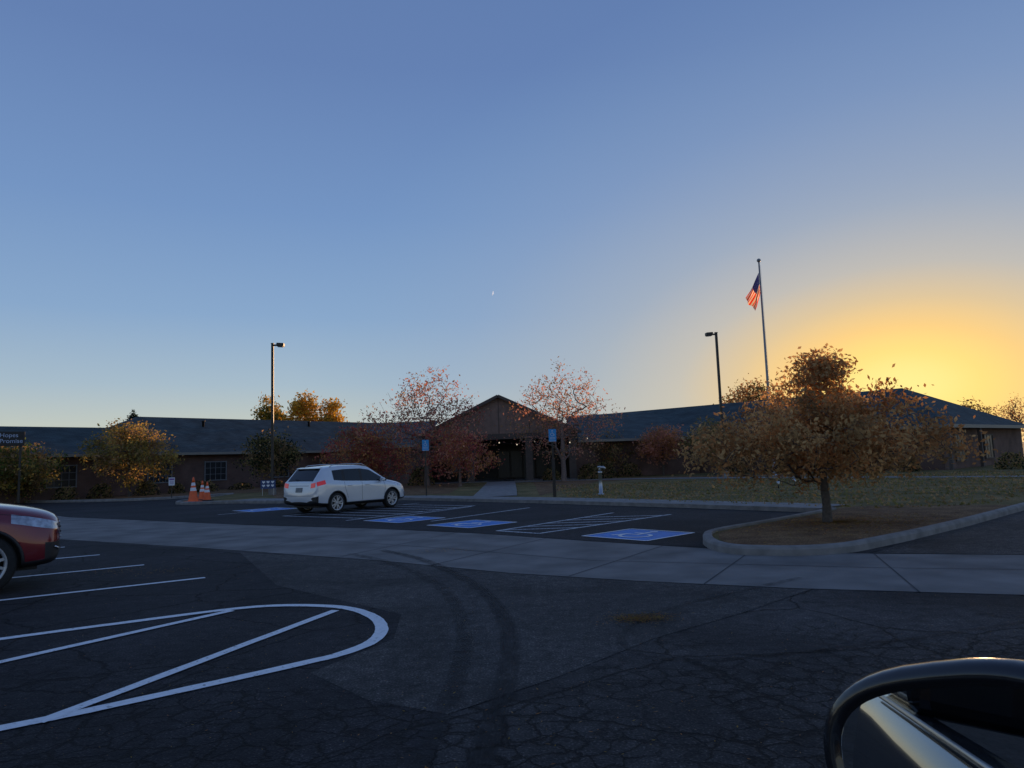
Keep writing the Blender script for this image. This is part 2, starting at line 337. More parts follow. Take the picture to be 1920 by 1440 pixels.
obj('sidewalk',[(x,y,.125) for x,y in fr]+[(x,y,.125) for x,y in back]+[(x,y,0) for x,y in fr],
    [(i,i+1,len(fr)+i+1,len(fr)+i) for i in range(len(fr)-1)]+[(2*len(fr)+i,2*len(fr)+i+1,i+1,i) for i in range(len(fr)-1)],m_conc2)
def curb(name,pts):
    P=[Vector(p[:2]) for p in pts]; v=[];f=[]; pr=[(-.09,0),(-.085,.10),(-.06,.14),(-.03,.15),(.06,.15),(.085,.14),(.09,0)]; m=len(pr)
    for i,p in enumerate(P):
        d=(P[min(i+1,len(P)-1)]-P[max(i-1,0)]).normalized(); nn=Vector((d.y,-d.x))
        for a,z in pr: v.append((p.x+nn.x*-a,p.y+nn.y*-a,z))
    for i in range(len(P)-1):
        for j in range(m-1): f.append((i*m+j,i*m+j+1,(i+1)*m+j+1,(i+1)*m+j))
    f.append(tuple(range(m))); f.append(tuple((len(P)-1)*m+j for j in range(m)))
    return obj(name,v,f,m_conc2)
curb('curb',isl)
curb('curb',smoothline([(-58,52),(-36,47),(-26,42.5),(-21,42),(-19,44.5),(-17.6,44.5),(-17.3,37),(-15.8,34.7),(-14,34.6),(-9.7,32.4)],4))
ribbon('path',[(-.9,30.2),(-.9,36),(-1.0,52)],1.9,.13,m_conc2)
ribbon('path',smoothline([(40,20),(23,31.5),(13,42.3),(6,47.5),(-1,48.5)],5),1.6,.115,m_conc2)
ins=off([tuple(p) for p in isl],.2)
mul=[p for p in ins if p[0]<12.6 and p[1]<18.1]
poly('mulch_bed',mul+[(11,18.3),(9.2,19.0),(8.4,18.7)],.106,m_mulch)
bed=[(-30,46.4),(-15.5,65),(-10,55),(-3.5,50),(-3.2,34.6),(-8,34.8),(-12,36),(-16,46),(-22,43.4),(-26,44)]
poly('planting_bed',bed,.106,m_mulch)
poly('planting_bed',[(1,30),(1.2,47),(7,50),(20,44),(18,41.5),(9,46),(5,44),(3.2,37)],.107,m_mulch)

# ------------------------------------------------------------ trees
def tree(name,loc,H,cw,cb,tr,nt_,nl,ls,mats,bark,seed,spread=.22,toppow=1.0,crest=None):
    rnd=random.Random(seed); e=empty(name,loc,0 if crest else rnd.uniform(0,6))
    cz=(H+cb)/2; rz=(H-cb)/2
    nodes=[Vector((0,0,0)),Vector((.02,.01,cb*.5)),Vector((0,0,cb*.9)),Vector((0,.03,cb+(H-cb)*.22)),Vector((0,.0,cb+(H-cb)*.42))]
    par=[-1,0,1,2,3]
    T=[]
    while len(T)<nt_:
        d=Vector((rnd.gauss(0,1),rnd.gauss(0,1),rnd.gauss(0,1))).normalized()
        rr=rnd.random()**.45
        k=1+.38*noise.noise(d*1.7+Vector((seed*3.1,0,0)))+.2*noise.noise(d*4+Vector((0,seed*1.7,0)))
        p=d*rr*k
        zz=p.z
        wz=1-.35*max(0,zz)*toppow
        T.append(Vector((p.x*cw/2*wz,p.y*cw/2*wz,cz+zz*rz)))
    if crest:
        cx,cwid,ch,cn=crest
        for _ in range(cn):
            t=rnd.random()**.8; T.append(Vector((cx+rnd.gauss(0,cwid*(1-.6*t)),rnd.gauss(0,cwid*(1-.6*t)),H-.25+(ch-H+.25)*t)))
    T=[t for t in T if t.z>cb*.9]
    root=nodes[3]
    T.sort(key=lambda t:(t-root).length)
    tips=[]
    for t in T:
        best=None;bd=1e9
        for i in range(2,len(nodes)):
            q=nodes[i]; d=(q-t).length+ (max(0,q.z-t.z))*1.2
            if d<bd: bd=d;best=i
        q=nodes[best]; L=(t-q).length
        m1=q.lerp(t,.5)+Vector((rnd.gauss(0,.07),rnd.gauss(0,.07),rnd.uniform(-.02,.1)))*L
        nodes.append(m1); par.append(best); nodes.append(t); par.append(len(nodes)-2); tips.append(t)
    desc=[1]*len(nodes)
    for i in range(len(nodes)-1,0,-1): desc[par[i]]+=desc[i]
    tot=desc[0]; rad=[max(tr*(d/tot)**.55, .004+tr*.02) for d in desc]; rad[0]*=1.25
    v=[];f=[]
    for i in range(1,len(nodes)):
        a=nodes[par[i]];b=nodes[i]; d=(b-a)
        if d.length<1e-4: continue
        d.normalize(); s=6 if rad[i]>.03 else 4
        x=d.orthogonal().normalized(); y=d.cross(x); o=len(v)
        ra=min(rad[par[i]],rad[i]*1.5) if par[i]>4 else rad[par[i]] if i<=4 else rad[i]*1.2
        for P,rr in((a,ra),(b,rad[i])):
            for k in range(s):
                t=2*math.pi*k/s; v.append(P+x*rr*math.cos(t)+y*rr*math.sin(t))
        for k in range(s): f.append((o+k,o+(k+1)%s,o+s+(k+1)%s,o+s+k))
    obj('trunk_and_limbs',v,f,bark,smooth=True,parent=e)
    v=[];f=[];mi=[]
    if nl:
        tm_=[rnd.choice(range(len(mats))) for _ in tips]
        wt=[rnd.random()**1.2+.1 for _ in tips]
        idx=rnd.choices(range(len(tips)),weights=wt,k=nl)
        for i in idx:
            t=tips[i]; p=t+Vector((rnd.gauss(0,spread),rnd.gauss(0,spread),rnd.gauss(0,spread*.8)))
            s=ls*rnd.uniform(.6,1.3)
            a=Vector((rnd.gauss(0,1),rnd.gauss(0,1),rnd.gauss(0,1))).normalized(); b=a.orthogonal().normalized()
            b=(Matrix.Rotation(rnd.uniform(0,6),3,a)@b); o=len(v)
            c=a.cross(b)
            v+=[p-b*s,p+c*s*.5,p+b*s,p-c*s*.5]; f.append((o,o+1,o+2,o+3))
            mi.append(tm_[i] if rnd.random()<.75 else rnd.randrange(len(mats)))
        obj('foliage',v,f,mats,mi,parent=e)
    return e
l_rust=leafmat('leaf_rust',(.52,.24,.09)); l_brown=leafmat('leaf_brown',(.40,.25,.12)); l_olive=leafmat('leaf_olive',(.24,.20,.07))
l_red=leafmat('leaf_red',(.44,.11,.09)); l_pink=leafmat('leaf_pink',(.60,.26,.17)); l_gold=leafmat('leaf_gold',(.66,.38,.05)); l_green=leafmat('leaf_green',(.12,.16,.04))
l_yell=leafmat('leaf_yellow',(.48,.32,.08)); l_dark=leafmat('leaf_dark',(.03,.045,.025)); l_tan=leafmat('leaf_tan',(.60,.36,.15))
tree('maple_tree',(6.5,15.1,.1),2.80,5.4,.75,.085,380,24000,.052,[l_rust,l_tan,l_rust,l_brown,l_tan],m_bark,5,spread=.17,toppow=.8,crest=(.12,.42,3.45,50))
tree('crabapple_tree',(-5.8,47.0,.1),7.1,9.0,1.2,.17,520,5600,.09,[l_pink,l_red,l_pink,l_brown],m_bark2,11,spread=.28)
tree('crabapple_tree',(3.2,47.2,.1),7.5,7.8,1.4,.16,520,4000,.085,[l_pink,l_brown,l_pink],m_bark2,23,spread=.28)
tree('crabapple_tree',(-9.6,46,.1),3.9,6.2,.3,.12,260,9000,.085,[l_red,l_brown,l_red,l_rust],m_bark,31,spread=.3)
tree('crabapple_tree',(-3.4,44,.1),3.6,4.4,.4,.1,220,4200,.085,[l_red,l_pink,l_rust],m_bark2,37,spread=.28)
tree('small_tree',(-25.0,46.3,.1),4.7,5.2,1.0,.1,220,8000,.10,[l_brown,l_olive,l_yell],m_bark,41,spread=.3)
tree('small_tree',(-17.2,50.5,.1),4.1,4.3,.9,.1,180,5500,.10,[l_olive,l_brown,l_dark],m_bark,43,spread=.3)
tree('small_tree',(-30.3,43.6,.1),3.5,4.8,.3,.1,220,9500,.10,[l_olive,l_yell,l_green,l_brown],m_bark,47,spread=.3)
tree('small_tree',(10.7,51.5,.1),3.5,3.6,1.0,.08,150,4500,.09,[l_rust,l_pink],m_bark,53,spread=.25)
tree('small_tree',(13.6,48.5,.1),3.7,3.8,.9,.08,150,3800,.09,[l_olive,l_brown],m_bark,57,spread=.25)
tree('small_tree',(7.2,53.5,.1),3.2,3.6,.6,.08,150,3000,.09,[l_rust,l_brown,l_olive],m_bark,59,spread=.25)
tree('small_tree',(20.5,43.0,.1),3.0,2.6,.9,.06,100,2500,.08,[l_brown,l_rust],m_bark,61,spread=.25)
tree('background_tree',(25.6,75,0),9.2,7.0,3,.25,260,6500,.16,[l_rust,l_olive,l_brown],m_bark,67,spread=.45)
tree('background_tree',(62,96,0),7.0,5.0,2,.2,180,3000,.18,[l_olive,l_brown],m_bark,71,spread=.5)
tree('background_tree',(66.5,94,0),7.6,6.0,2,.2,220,1300,.15,[l_rust,l_brown],m_bark,73,spread=.5)
tree('cottonwood_tree',(-38.5,112,0),12.6,6.0,2,.3,260,9000,.24,[l_green,l_yell,l_gold],m_bark,79,spread=.5)
tree('cottonwood_tree',(-33.2,112,0),12.9,6.0,2,.3,260,9000,.24,[l_gold,l_gold,l_yell],m_bark,83,spread=.5)
tree('cottonwood_tree',(-29.2,113,0),12.2,5.0,2,.3,220,7000,.24,[l_gold,l_gold,l_yell],m_bark,89,spread=.5)
tree('pine_tree',(-51.5,96,0),10.2,3.2,1,.2,260,9000,.15,[l_dark,l_dark],m_bark,97,spread=.25,toppow=2.6)
def shrubs(name,pts,seed,mats):
    rnd=random.Random(seed); v=[];f=[];mi=[]
    for (x,y,r,h) in pts:
        for _ in range(int(700*r*h)+250):
            a=rnd.uniform(0,6.28); q=rnd.random()**.4; zz=rnd.random(); k=1+.3*noise.noise(Vector((math.cos(a)*2+x,math.sin(a)*2,y)))
            rr=r*q*math.sqrt(max(.05,1-(zz*.95)**2))*k
            p=Vector((x+rr*math.cos(a),y+rr*math.sin(a),.1+h*zz*k)); s=rnd.uniform(.04,.1)
            d=Vector((rnd.gauss(0,1),rnd.gauss(0,1),rnd.gauss(0,1))).normalized(); b=d.orthogonal().normalized(); c=d.cross(b); o=len(v)
            v+=[p-b*s,p+c*s*.6,p+b*s,p-c*s*.6]; f.append((o,o+1,o+2,o+3)); mi.append(rnd.randrange(len(mats)))
    obj(name,v,f,mats,mi)
rs=random.Random(5)
shrubs('shrubs',[(-29+.6*t+1.3,44.6+.8*t-.6,rs.uniform(.5,.9),rs.uniform(.4,.9)) for t in (0,2,5,7,9,12,15,19,22)],1,[l_olive,l_brown,l_dark])
shrubs('shrubs',[(6.2,50,1.0,1.1),(5.0,49,.8,1.0),(8.3,52,.9,.9),(15.5,50,1,.8),(17.5,48,.8,.8),(23.5,42.6,.7,.8),(2.5,49,.7,.8),(-6.5,49,1,1.2),(-12,53,1.2,1.3),(28.5,41,.9,.9)],2,[l_olive,l_brown,l_dark])
rg=random.Random(21); v=[];f=[];mi=[]
for _ in range(9000):
    x=rg.uniform(2,26); y=rg.uniform(18,40)
    if not (y>28.5-(x-1)*1.35 and y>x*.9+7.3): continue
    h=rg.uniform(.03,.08); a=rg.uniform(0,3.14); dx,dy=math.cos(a)*.05,math.sin(a)*.05; o=len(v)
    v+=[(x-dx,y-dy,.10),(x+dx,y+dy,.10),(x+dx*.4+rg.uniform(-.03,.03),y+dy*.4,.10+h)]; f.append((o,o+1,o+2)); mi.append(rg.randrange(2))
obj('grass_tufts',v,f,[l_olive,l_brown],mi)

# ------------------------------------------------------------ building
m_brick=brickmat('brick',(.17,.085,.065),(.13,.07,.055),(.15,.12,.10),1.0,.22,.075,.012)
m_roof=brickmat('roof_shingles',(.062,.084,.086),(.038,.056,.060),(.018,.026,.03),1.0,.45,.17,.012,rough=.85)
m_trim=M('fascia_trim',(.26,.235,.19),.6,var=.08)
m_post=M('post_brown',(.09,.07,.058),.7)
m_soff=M('soffit',(.10,.09,.08),.8)
m_sid=M('gable_siding',(.24,.165,.13),.8,var=.15,scale=3)
m_win=M('window_glass',(.014,.016,.019),.35,var=.2)
m_grid=M('window_frame',(.20,.21,.22),.5)
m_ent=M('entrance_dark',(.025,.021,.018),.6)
B=empty('brick_building')
def face(name,pts,mat,us=1.0):
    P=[Vector(p) for p in pts]; o=obj(name,P,[tuple(range(len(P)))],mat,parent=B)
    n=(P[1]-P[0]).cross(P[2]-P[0]).normalized(); 
    h=Vector((0,0,1)).cross(n); h=h.normalized() if h.length>.01 else Vector((1,0,0)); vv=n.cross(h)
    uv=o.data.uv_layers.new(name='UVMap')
    for li,lp in enumerate(o.data.loops): 
        p=P[lp.vertex_index]; uv.data[li].uv=(p.dot(h)*us,p.dot(vv)*us)
    return o
def wallseg(a,b,z0,z1,name='wall'):
    return face(name,[(a[0],a[1],z0),(b[0],b[1],z0),(b[0],b[1],z1),(a[0],a[1],z1)],m_brick)
def fascia(a,b,z,h=.18,t=.06,mat=None):
    a=Vector(a);b=Vector(b);d=b-a;L=d.length;an=math.atan2(d.y,d.x);c=(a+b)/2
    box('fascia',(c.x,c.y,z),(L,t,h),mat or m_trim,B,(0,0,an))
eL=lambda t,o=0,:(-23.9+.6*t-.8*o,52.7+.8*t+.6*o)
HE=2.95
def P3(t,o,z): x,y=eL(t,o); return (x,y,z)
face('roof',[P3(-6,0,HE),P3(27,0,HE),P3(27,7.5,6.1),P3(-.5,7.5,6.1)],m_roof)
face('roof',[P3(-6,0,HE),P3(-.5,7.5,6.1),P3(-6,15,HE)],m_roof)
face('roof',[P3(27,7.5,6.1),P3(27,15,HE),P3(-6,15,HE),P3(-.5,7.5,6.1)],m_roof)
face('roof',[P3(-34,0,HE-.01),P3(-5.9,0,HE-.01),P3(-1.5,5.4,5.05),P3(-34,5.4,5.05)],m_roof)
face('roof',[P3(-34,5.4,5.05),P3(-1.5,5.4,5.05),P3(-1.5,11,HE),P3(-34,11,HE)],m_roof)
wallseg(eL(-34,.7),eL(27,.7),0,HE)
wallseg(eL(27,.7),eL(27,14),0,HE)
wallseg(eL(-34,.7),eL(-34,10),0,HE)
face('soffit',[P3(-34,0,HE-.1),P3(27,0,HE-.1),P3(27,.7,HE-.1),P3(-34,.7,HE-.1)],m_soff)
fascia(eL(-34,-.03),eL(27,-.03),HE-.06)
def window(a_pt,dirv,nrm,zc,wd,ht,grid=(4,3),fm=None):
    fm=fm or m_grid
    an=math.atan2(dirv[1],dirv[0]); c=Vector((a_pt[0],a_pt[1],zc)); n=Vector((nrm[0],nrm[1],0))
    r=(0,0,an)
    box('window_pane',c+n*.02,(wd,.04,ht),m_win,B,r)
    d=Vector((dirv[0],dirv[1],0))
    for s in(-1,1):
        box('window_frame',c+n*.04+d*s*(wd/2),(.07,.09,ht+.1),fm,B,r)
        box('window_frame',c+n*.043+Vector((0,0,s*ht/2)),(wd+.1,.09,.07),fm,B,r)
    for i in range(1,grid[0]): box('muntin',c+n*.047+d*(wd*(i/grid[0]-.5)),(.03,.03,ht),fm,B,r)
    for i in range(1,grid[1]): box('muntin',c+n*.051+Vector((0,0,ht*(i/grid[1]-.5))),(wd,.03,.03),fm,B,r)
for t in (-22,-15.5,-8.4,-2.0,2.3,8.0,13,18,23):
    window(eL(t,.7),(.6,.8),(.8,-.6),1.55,1.75,1.4)
C=(26.0,42.5); D=(40,55); RR=(28.6,51.9); HR=2.8
El=(26-.707*32,42.5+.707*32); Rl=(28.6-.707*32,51.9+.707*32)
face('roof',[(El[0],El[1],HR),(C[0],C[1],HR),(RR[0],RR[1],5.85),(Rl[0],Rl[1],5.85)],m_roof)
face('roof',[(C[0],C[1],HR),(D[0],D[1],HR),(RR[0],RR[1],5.85)],m_roof)
face('roof',[(D[0],D[1],HR),(D[0]-.707*36,D[1]+.707*36,HR),(Rl[0],Rl[1],5.85),(RR[0],RR[1],5.85)],m_roof)
Cw=(C[0]+.05,C[1]+.85)
Ew=(El[0]+.5,El[1]+.5)
wallseg(Ew,Cw,0,HR); dd=Vector((14,12.5)).normalized(); nd=Vector((dd.y,-dd.x))
Dw=(D[0]-nd.x*.7,D[1]-nd.y*.7)
wallseg(Cw,Dw,0,HR)
face('soffit',[(El[0],El[1],HR-.1),(C[0],C[1],HR-.1),(Cw[0],Cw[1],HR-.1),(Ew[0],Ew[1],HR-.1)],m_soff)
face('soffit',[(C[0],C[1],HR-.1),(D[0],D[1],HR-.1),(Dw[0],Dw[1],HR-.1),(Cw[0],Cw[1],HR-.1)],m_soff)
fascia(El,C,HR-.06); fascia(C,D,HR-.06,h=.22)
for s in (3,8,13,18,23,28):
    window((Cw[0]-.707*s,Cw[1]+.707*s),(-.707,.707),(-.707,-.707),1.5,1.7,1.35,fm=m_post)
for s in (3.0,9):
    window((Cw[0]+dd.x*s,Cw[1]+dd.y*s),tuple(dd),tuple(nd),1.4,1.9,1.6,(3,2),fm=m_post)
for s in (0.3,6.3):
    box('porch_post',(C[0]+dd.x*s-nd.x*.15,C[1]+dd.y*s-nd.y*.15,1.35),(.2,.2,2.7),m_post,B,(0,0,.7))
gx,gy=-1.05,51.0; GW=5.9; GP=6.25; GE=3.45
face('roof',[(gx-GW,gy-.4,GE),(gx,gy-.4,GP),(gx,gy+22,GP),(gx-GW,gy+22,GE)],m_roof)
face('roof',[(gx,gy-.4,GP),(gx+GW,gy-.4,GE),(gx+GW,gy+22,GE),(gx,gy+22,GP)],m_roof)
face('gable',[(gx-GW+.4,gy,GE+.05),(gx+GW-.4,gy,GE+.05),(gx,gy,GP-.12)],m_sid)
for s in(-1,1):
    a=Vector((gx+s*GW,gy-.42,GE-.05)); b=Vector((gx,gy-.42,GP-.05)); d=b-a; c=(a+b)/2
    box('rake_board',c,(d.length,.05,.2),m_post,B,(0,-math.atan2(d.z,d.x),0) if s<0 else (0,math.atan2(d.z,-d.x),0))
for k in range(-9,10):
    x=gx+k*.55; zt=GP-.25-abs(k*.55)*(GP-GE)/GW
    if zt-GE>.15: box('siding_batten',(x,gy-.015,(zt+GE)/2),(.05,.03,zt-GE),m_post if k%4==0 else m_sid,B)
box('beam',(gx,gy+.15,GE-.15),(2*GW-.6,.35,.4),m_post,B)
face('roof',[(-16,60,HE),(gx-GW+.2,gy+.5,HE),(gx-GW+.2,gy+14,5.4),(-14,76,6.0)],m_roof)
face('roof',[(gx+GW-.2,gy+.5,HE-.1),(14.5,54,HE-.15),(13,67,5.7),(gx+GW-.2,gy+14,5.4)],m_roof)
wallseg((-15.8,60.8),(gx-GW+.6,gy+1.3),0,HE); wallseg((gx+GW-.6,gy+1.3),(14.2,54.9),0,HE)
fascia((-16,60),(gx-GW+.2,gy+.5),HE-.06); fascia((gx+GW-.2,gy+.5),(14.5,54),HE-.16)
box('floor',(gx,gy+3,.06),(11,7,.14),m_conc,B)
for x in(-5.2,-2.1,2.1,5.2):
    box('column',(gx+x,gy+.2,1.65),(.5,.5,3.3),m_post,B)
    box('column_cap',(gx+x,gy+.2,3.2),(.6,.6,.12),m_sid,B)
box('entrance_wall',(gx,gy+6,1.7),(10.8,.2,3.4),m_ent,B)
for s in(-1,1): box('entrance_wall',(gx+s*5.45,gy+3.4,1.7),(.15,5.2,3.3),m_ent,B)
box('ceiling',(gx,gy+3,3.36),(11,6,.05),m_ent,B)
for k in range(5):
    box('glass_door',(gx+.2+k*1.0,gy+5.85,1.25),(.86,.06,2.1),m_win,B)
    box('door_frame',(gx-.28+k*1.0,gy+5.84,1.25),(.06,.12,2.3),m_bronze,B)
box('door_head',(gx+2.2,gy+5.83,2.4),(5.1,.12,.1),m_bronze,B)
m_bulb=M('warm_bulb',(.9,.8,.6),.4,emit=(1,.8,.55),estr=.9)
sl_=empty('string_lights')
pts=[]
for i in range(25):
    t=i/24; x=-4.8+t*10; z=3.0-.28*abs(math.sin(t*math.pi*3)); pts.append((x,gy-.6,z))
tube('wire',pts,.008,m_black,sl_,4)
for p in pts[::3]:
    lobj('bulb',[(.005,.0),(.035,-.03),(.035,-.07),(.005,-.1)],m_bulb,sl_,p,seg=8)
for t,o in((4,5.5),(15,6),(20,4)):
    x,y=eL(t,o); lobj('roof_vent',[(.1,0),(.1,.5),(.16,.5),(.16,.6)],m_bronze,B,(x,y,HE+o*.42-.1),seg=10)

# ------------------------------------------------------------ lamps, poles, signs
def lamp(loc,h,ang):
    e=empty('street_lamp',loc,ang)
    lobj('pole_base',[(.22,0),(.22,.35),(.19,.37),(.10,.37)],m_conc2,e,seg=20,smooth=False)
    o=box('pole',(0,0,h/2+.2),(.14,.14,h-.4),m_bronze,e,bev=.015)
    box('arm',(.20,0,h-.10),(.26,.06,.10),m_bronze,e)
    box('luminaire_head',(.46,0,h-.08),(.42,.36,.20),m_bronze,e,(0,R(4),0),bev=.03)
    box('lens',(.46,0,h-.195),(.32,.27,.03),m_grid,e,(0,R(4),0))
    box('pole_cap',(0,0,h+.01),(.17,.17,.04),m_bronze,e)
lamp((-14.1,41.5,.1),8.85,R(5)); lamp((13.0,44.3,.1),9.05,R(185))
fp=empty('flagpole',(15.2,42.0,.1))
m_pole=M('pole_grey',(.28,.27,.26),.5,metal=.4)
lobj('pole',[(.11,0),(.11,.3),(.085,.32),(.075,5),(.045,12.9)],m_pole,fp)
lobj('base_collar',[(.2,0),(.2,.08),(.12,.14)],m_alu,fp)
def sph(name,r,mat,parent,loc,sc=(1,1,1),sub=3):
    bm=bmesh.new(); bmesh.ops.create_icosphere(bm,subdivisions=sub,radius=r); me=bpy.data.meshes.new(name); bm.to_mesh(me); bm.free()
    me.materials.append(mat); me.polygons.foreach_set('use_smooth',[True]*len(me.polygons))
    o=bpy.data.objects.new(name,me); col.objects.link(o); o.parent=parent; o.location=loc; o.scale=sc; return o
sph('ball_finial',.12,m_pole,fp,(0,0,13.0))
tube('halyard',[(.09,-.02,1.2),(.08,-.02,12.7)],.006,m_whitesolid,fp,4)
m_fr=leafmat('flag_red',(.72,.045,.02),.75); m_fw=leafmat('flag_white',(.74,.62,.48),.7); m_fb=leafmat('flag_blue',(.025,.035,.17),.4)
FL=empty('flag',(15.2,42.0,.1))
nu,nv=60,52; v=[];f=[];mi=[]
for j in range(nv+1):
    for i in range(nu+1):
        u=i/nu;q=j/nv
        hx0,hz0=-.06,12.25-(1-q)*1.3
        fx=-1.0*q-.42*(1-q); fz=(12.25-1.55)*q+(12.25-2.35)*(1-q)
        uu=u**.9
        x=hx0+(fx-hx0)*uu; z=hz0+(fz-hz0)*uu-.1*math.sin(u*math.pi)
        y=.16*math.sin(q*9+u*2.5)*min(1,u*2.5)+.06*math.sin(u*9)*u
        x+=.03*math.sin(q*18+1)*u
        v.append((x,y,z))
for j in range(nv):
    for i in range(nu):
        a=j*(nu+1)+i; f.append((a,a+1,a+nu+2,a+nu+1)); s=int(j/4)
        u=(i+.5)/nu
        if u<.4 and s>=6: mi.append(2)
        else: mi.append(0 if s%2==0 else 1)
fo=obj('cloth',v,f,[m_fr,m_fw,m_fb],mi,smooth=True,parent=FL)
sv=[];sf=[]
def surf(u,q):
    i=min(nu-1,int(u*nu)); j=min(nv-1,int(q*nv)); return Vector(v[j*(nu+1)+i])
for r_ in range(9):
    for c_ in range(6 if r_%2==0 else 5):
        u=.4*((c_*2+1+(r_%2))/12); q=.46+.54*((r_+1)/10); p=surf(u,q)
        for sy in(-.012,.012):
            o=len(sv)
            for k in range(10):
                rr=.022 if k%2==0 else .010; a=k*math.pi/5
                sv.append((p.x+rr*math.cos(a),p.y+sy,p.z+rr*math.sin(a)))
            sf.append(tuple(range(o,o+10)))
obj('stars',sv,sf,m_fw,parent=FL)

m_sblue=M('sign_blue',(.02,.28,.62),.4,var=.05)
def ada(loc,ang,zt,thick):
    e=empty('accessible_parking_sign',loc,ang)
    box('post',(0,0.03,zt/2),(thick,.05,zt),m_bronze,e)
    box('plate',(0,-.01,zt-.27),(.31,.012,.50),m_sblue,e,bev=.004)
    box('symbol_panel_border',(0,-.0185,zt-.50),(.27,.003,.012),m_whitesolid,e)
    def disc(cx,cz,r,n=14): return [(cx+r*math.cos(2*math.pi*i/n),-.02,cz+r*math.sin(2*math.pi*i/n)) for i in range(n)]
    obj('symbol_head',disc(-.01,zt-.09,.022),[tuple(range(14))],m_whitesolid,parent=e)
    tube('symbol_body',[(-.01,-.02,zt-.12),(-.005,-.02,zt-.21),(.05,-.02,zt-.21),(.075,-.02,zt-.28)],.010,m_whitesolid,e,5)
    tube('symbol_wheel',[(-.01+.062*math.cos(a),-.02,zt-.24+.062*math.sin(a)) for a in [R(110)+i*R(230)/10 for i in range(11)]],.008,m_whitesolid,e,5)
    text('lettering','RESERVED\nPARKING',.05,m_whitesolid,e,(0,-.02,zt-.39),(R(90),0,0))
ada((-4.1,32.9,.1),R(10),2.6,.06)
ada((1.55,28.6,.1),R(8),2.72,.06)
box('post_sleeve',(0,.03,.75),(.11,.10,1.5),m_bronze,bpy.data.objects['accessible_parking_sign.001'])

e=empty('standpipe',(3.43,28.9,.1))
lobj('column',[(.13,0),(.13,.05),(.075,.06),(.07,.85),(.09,.86),(.09,.93),(.05,.95)],m_alu,e)
tube('spout',[(0,0,.93),(0,0,1.02),(.04,-.03,1.10),(.13,-.06,1.10),(.2,-.08,1.03)],.055,m_alu,e,12)
lobj('cap',[(.08,0),(.08,.06),(.03,.08)],m_alu,e,(-.02,0,1.08))
def cone(loc,h,r):
    e=empty('traffic_cone',loc,random.uniform(0,1.5))
    box('base',(0,0,.03),(r*2.3,r*2.3,.05),m_orange if h>1 else m_black,e,bev=.01)
    rr=lambda z:r*.8*(1-z/h)+.03
    zs=[.055,.45*h,.58*h,.66*h,.78*h,h]; ms=[m_orange,m_whitesolid,m_orange,m_whitesolid,m_orange]
    for i in range(5): lobj('cone_band',[(rr(zs[i]),zs[i]),(rr(zs[i+1]),zs[i+1])],ms[i],e,cap=(i==4))
cone((-15.9,35.3,.1) ,1.22,.27); cone((-15.6,36.2,.1),.95,.22); cone((-16.2,37.0,.1),1.0,.22)
e=empty('small_sign',(-20.0,41.6,.1),R(20))
box('post',(0,.02,.5),(.05,.04,1.0),m_bronze,e); box('panel',(0,-.01,.95),(.32,.02,.46),m_whitesolid,e)
m_purp=M('sign_purple',(.22,.10,.35),.5)
box('heading',(0,-.023,1.08),(.26,.006,.1),m_purp,e); 
for k in range(3): box('text_bar',(0,-.023,.96-k*.07),(.22,.006,.025),m_purp,e)
e=empty('yard_sign',(-13.9,40.2,.1),R(15))
m_navy=M('sign_navy',(.03,.06,.16),.5)
box('panel',(0,0,.62),(.80,.02,.48),m_navy,e)
for x in(-.3,.3): box('stake',(x,0,.2),(.03,.03,.42),m_alu,e)
def heart(cx,cz,s,par):
    pts=[]
    for i in range(20):
        t=2*math.pi*i/20; pts.append((cx+s*.06*math.sin(t)**3,-.013,cz+s*.06*(13*math.cos(t)-5*math.cos(2*t)-2*math.cos(3*t)-math.cos(4*t))/16))
    obj('heart',pts,[tuple(range(20))],m_whitesolid,parent=par)
for r_ in range(2):
    for c_ in range(3): heart(-.24+c_*.24,.75-r_*.2,1.4,e)
e=empty('building_sign',(-29.6,41.2,.1),R(36))
box('board',(-.1,0,3.75),(2.2,.12,.85),m_ent,e,bev=.02)
for x in(-1.0,.8): box('post',(x,.08,1.7),(.12,.12,3.4),m_bronze,e)
m_lt=M('sign_letters',(.45,.52,.68),.5)
text('lettering','Hopes\nPromise',.34,m_lt,e,(-.22,-.07,3.78),(R(90),0,0),'LEFT')
m_mr=M('mark_red',(.6,.05,.04),.5); m_mb=M('mark_blue',(.05,.15,.5),.5)
box('mark',(-.66,-.07,3.80),(.24,.02,.14),m_mr,e,(0,R(-20),0),bev=.02); box('mark',(-.42,-.07,3.72),(.2,.02,.12),m_mb,e,(0,R(25),0),bev=.02)
for (x,y,a) in((10.7,29.2,.4),(12.0,30.8,1.0)):
    e=empty('flood_light',(x,y,.1),a); lobj('stem',[(.025,0),(.025,.16)],m_bronze,e,seg=10)
    o=lobj('head',[(.03,-.07),(.06,.03),(.075,.07),(.07,.075)],m_alu,e,(0,0,.2),seg=16); o.rotation_euler=(R(-40),R(30),0)

e=empty('contrail',(-36,1500,360)); m_ctr=M('contrail_glow',(.9,.9,.9),.9,emit=(1,.95,.9),estr=.4)  # trail emits its own white, standing in for sunlight on it
tube('trail',[(0,0,-6),(1.3,10,0),(1.8,20,8)],[.5,1.5,.5],m_ctr,e,6)
e=empty('bird',(-61,200,19.0)); 
obj('wings',[(-.8,0,.1),(0,-.1,0),(.8,0,.1),(0,.25,-.02)],[(0,1,3),(1,2,3)],m_black,parent=e); sph('body',.18,m_black,e,(0,0,0),(.7,1.8,.6),2)

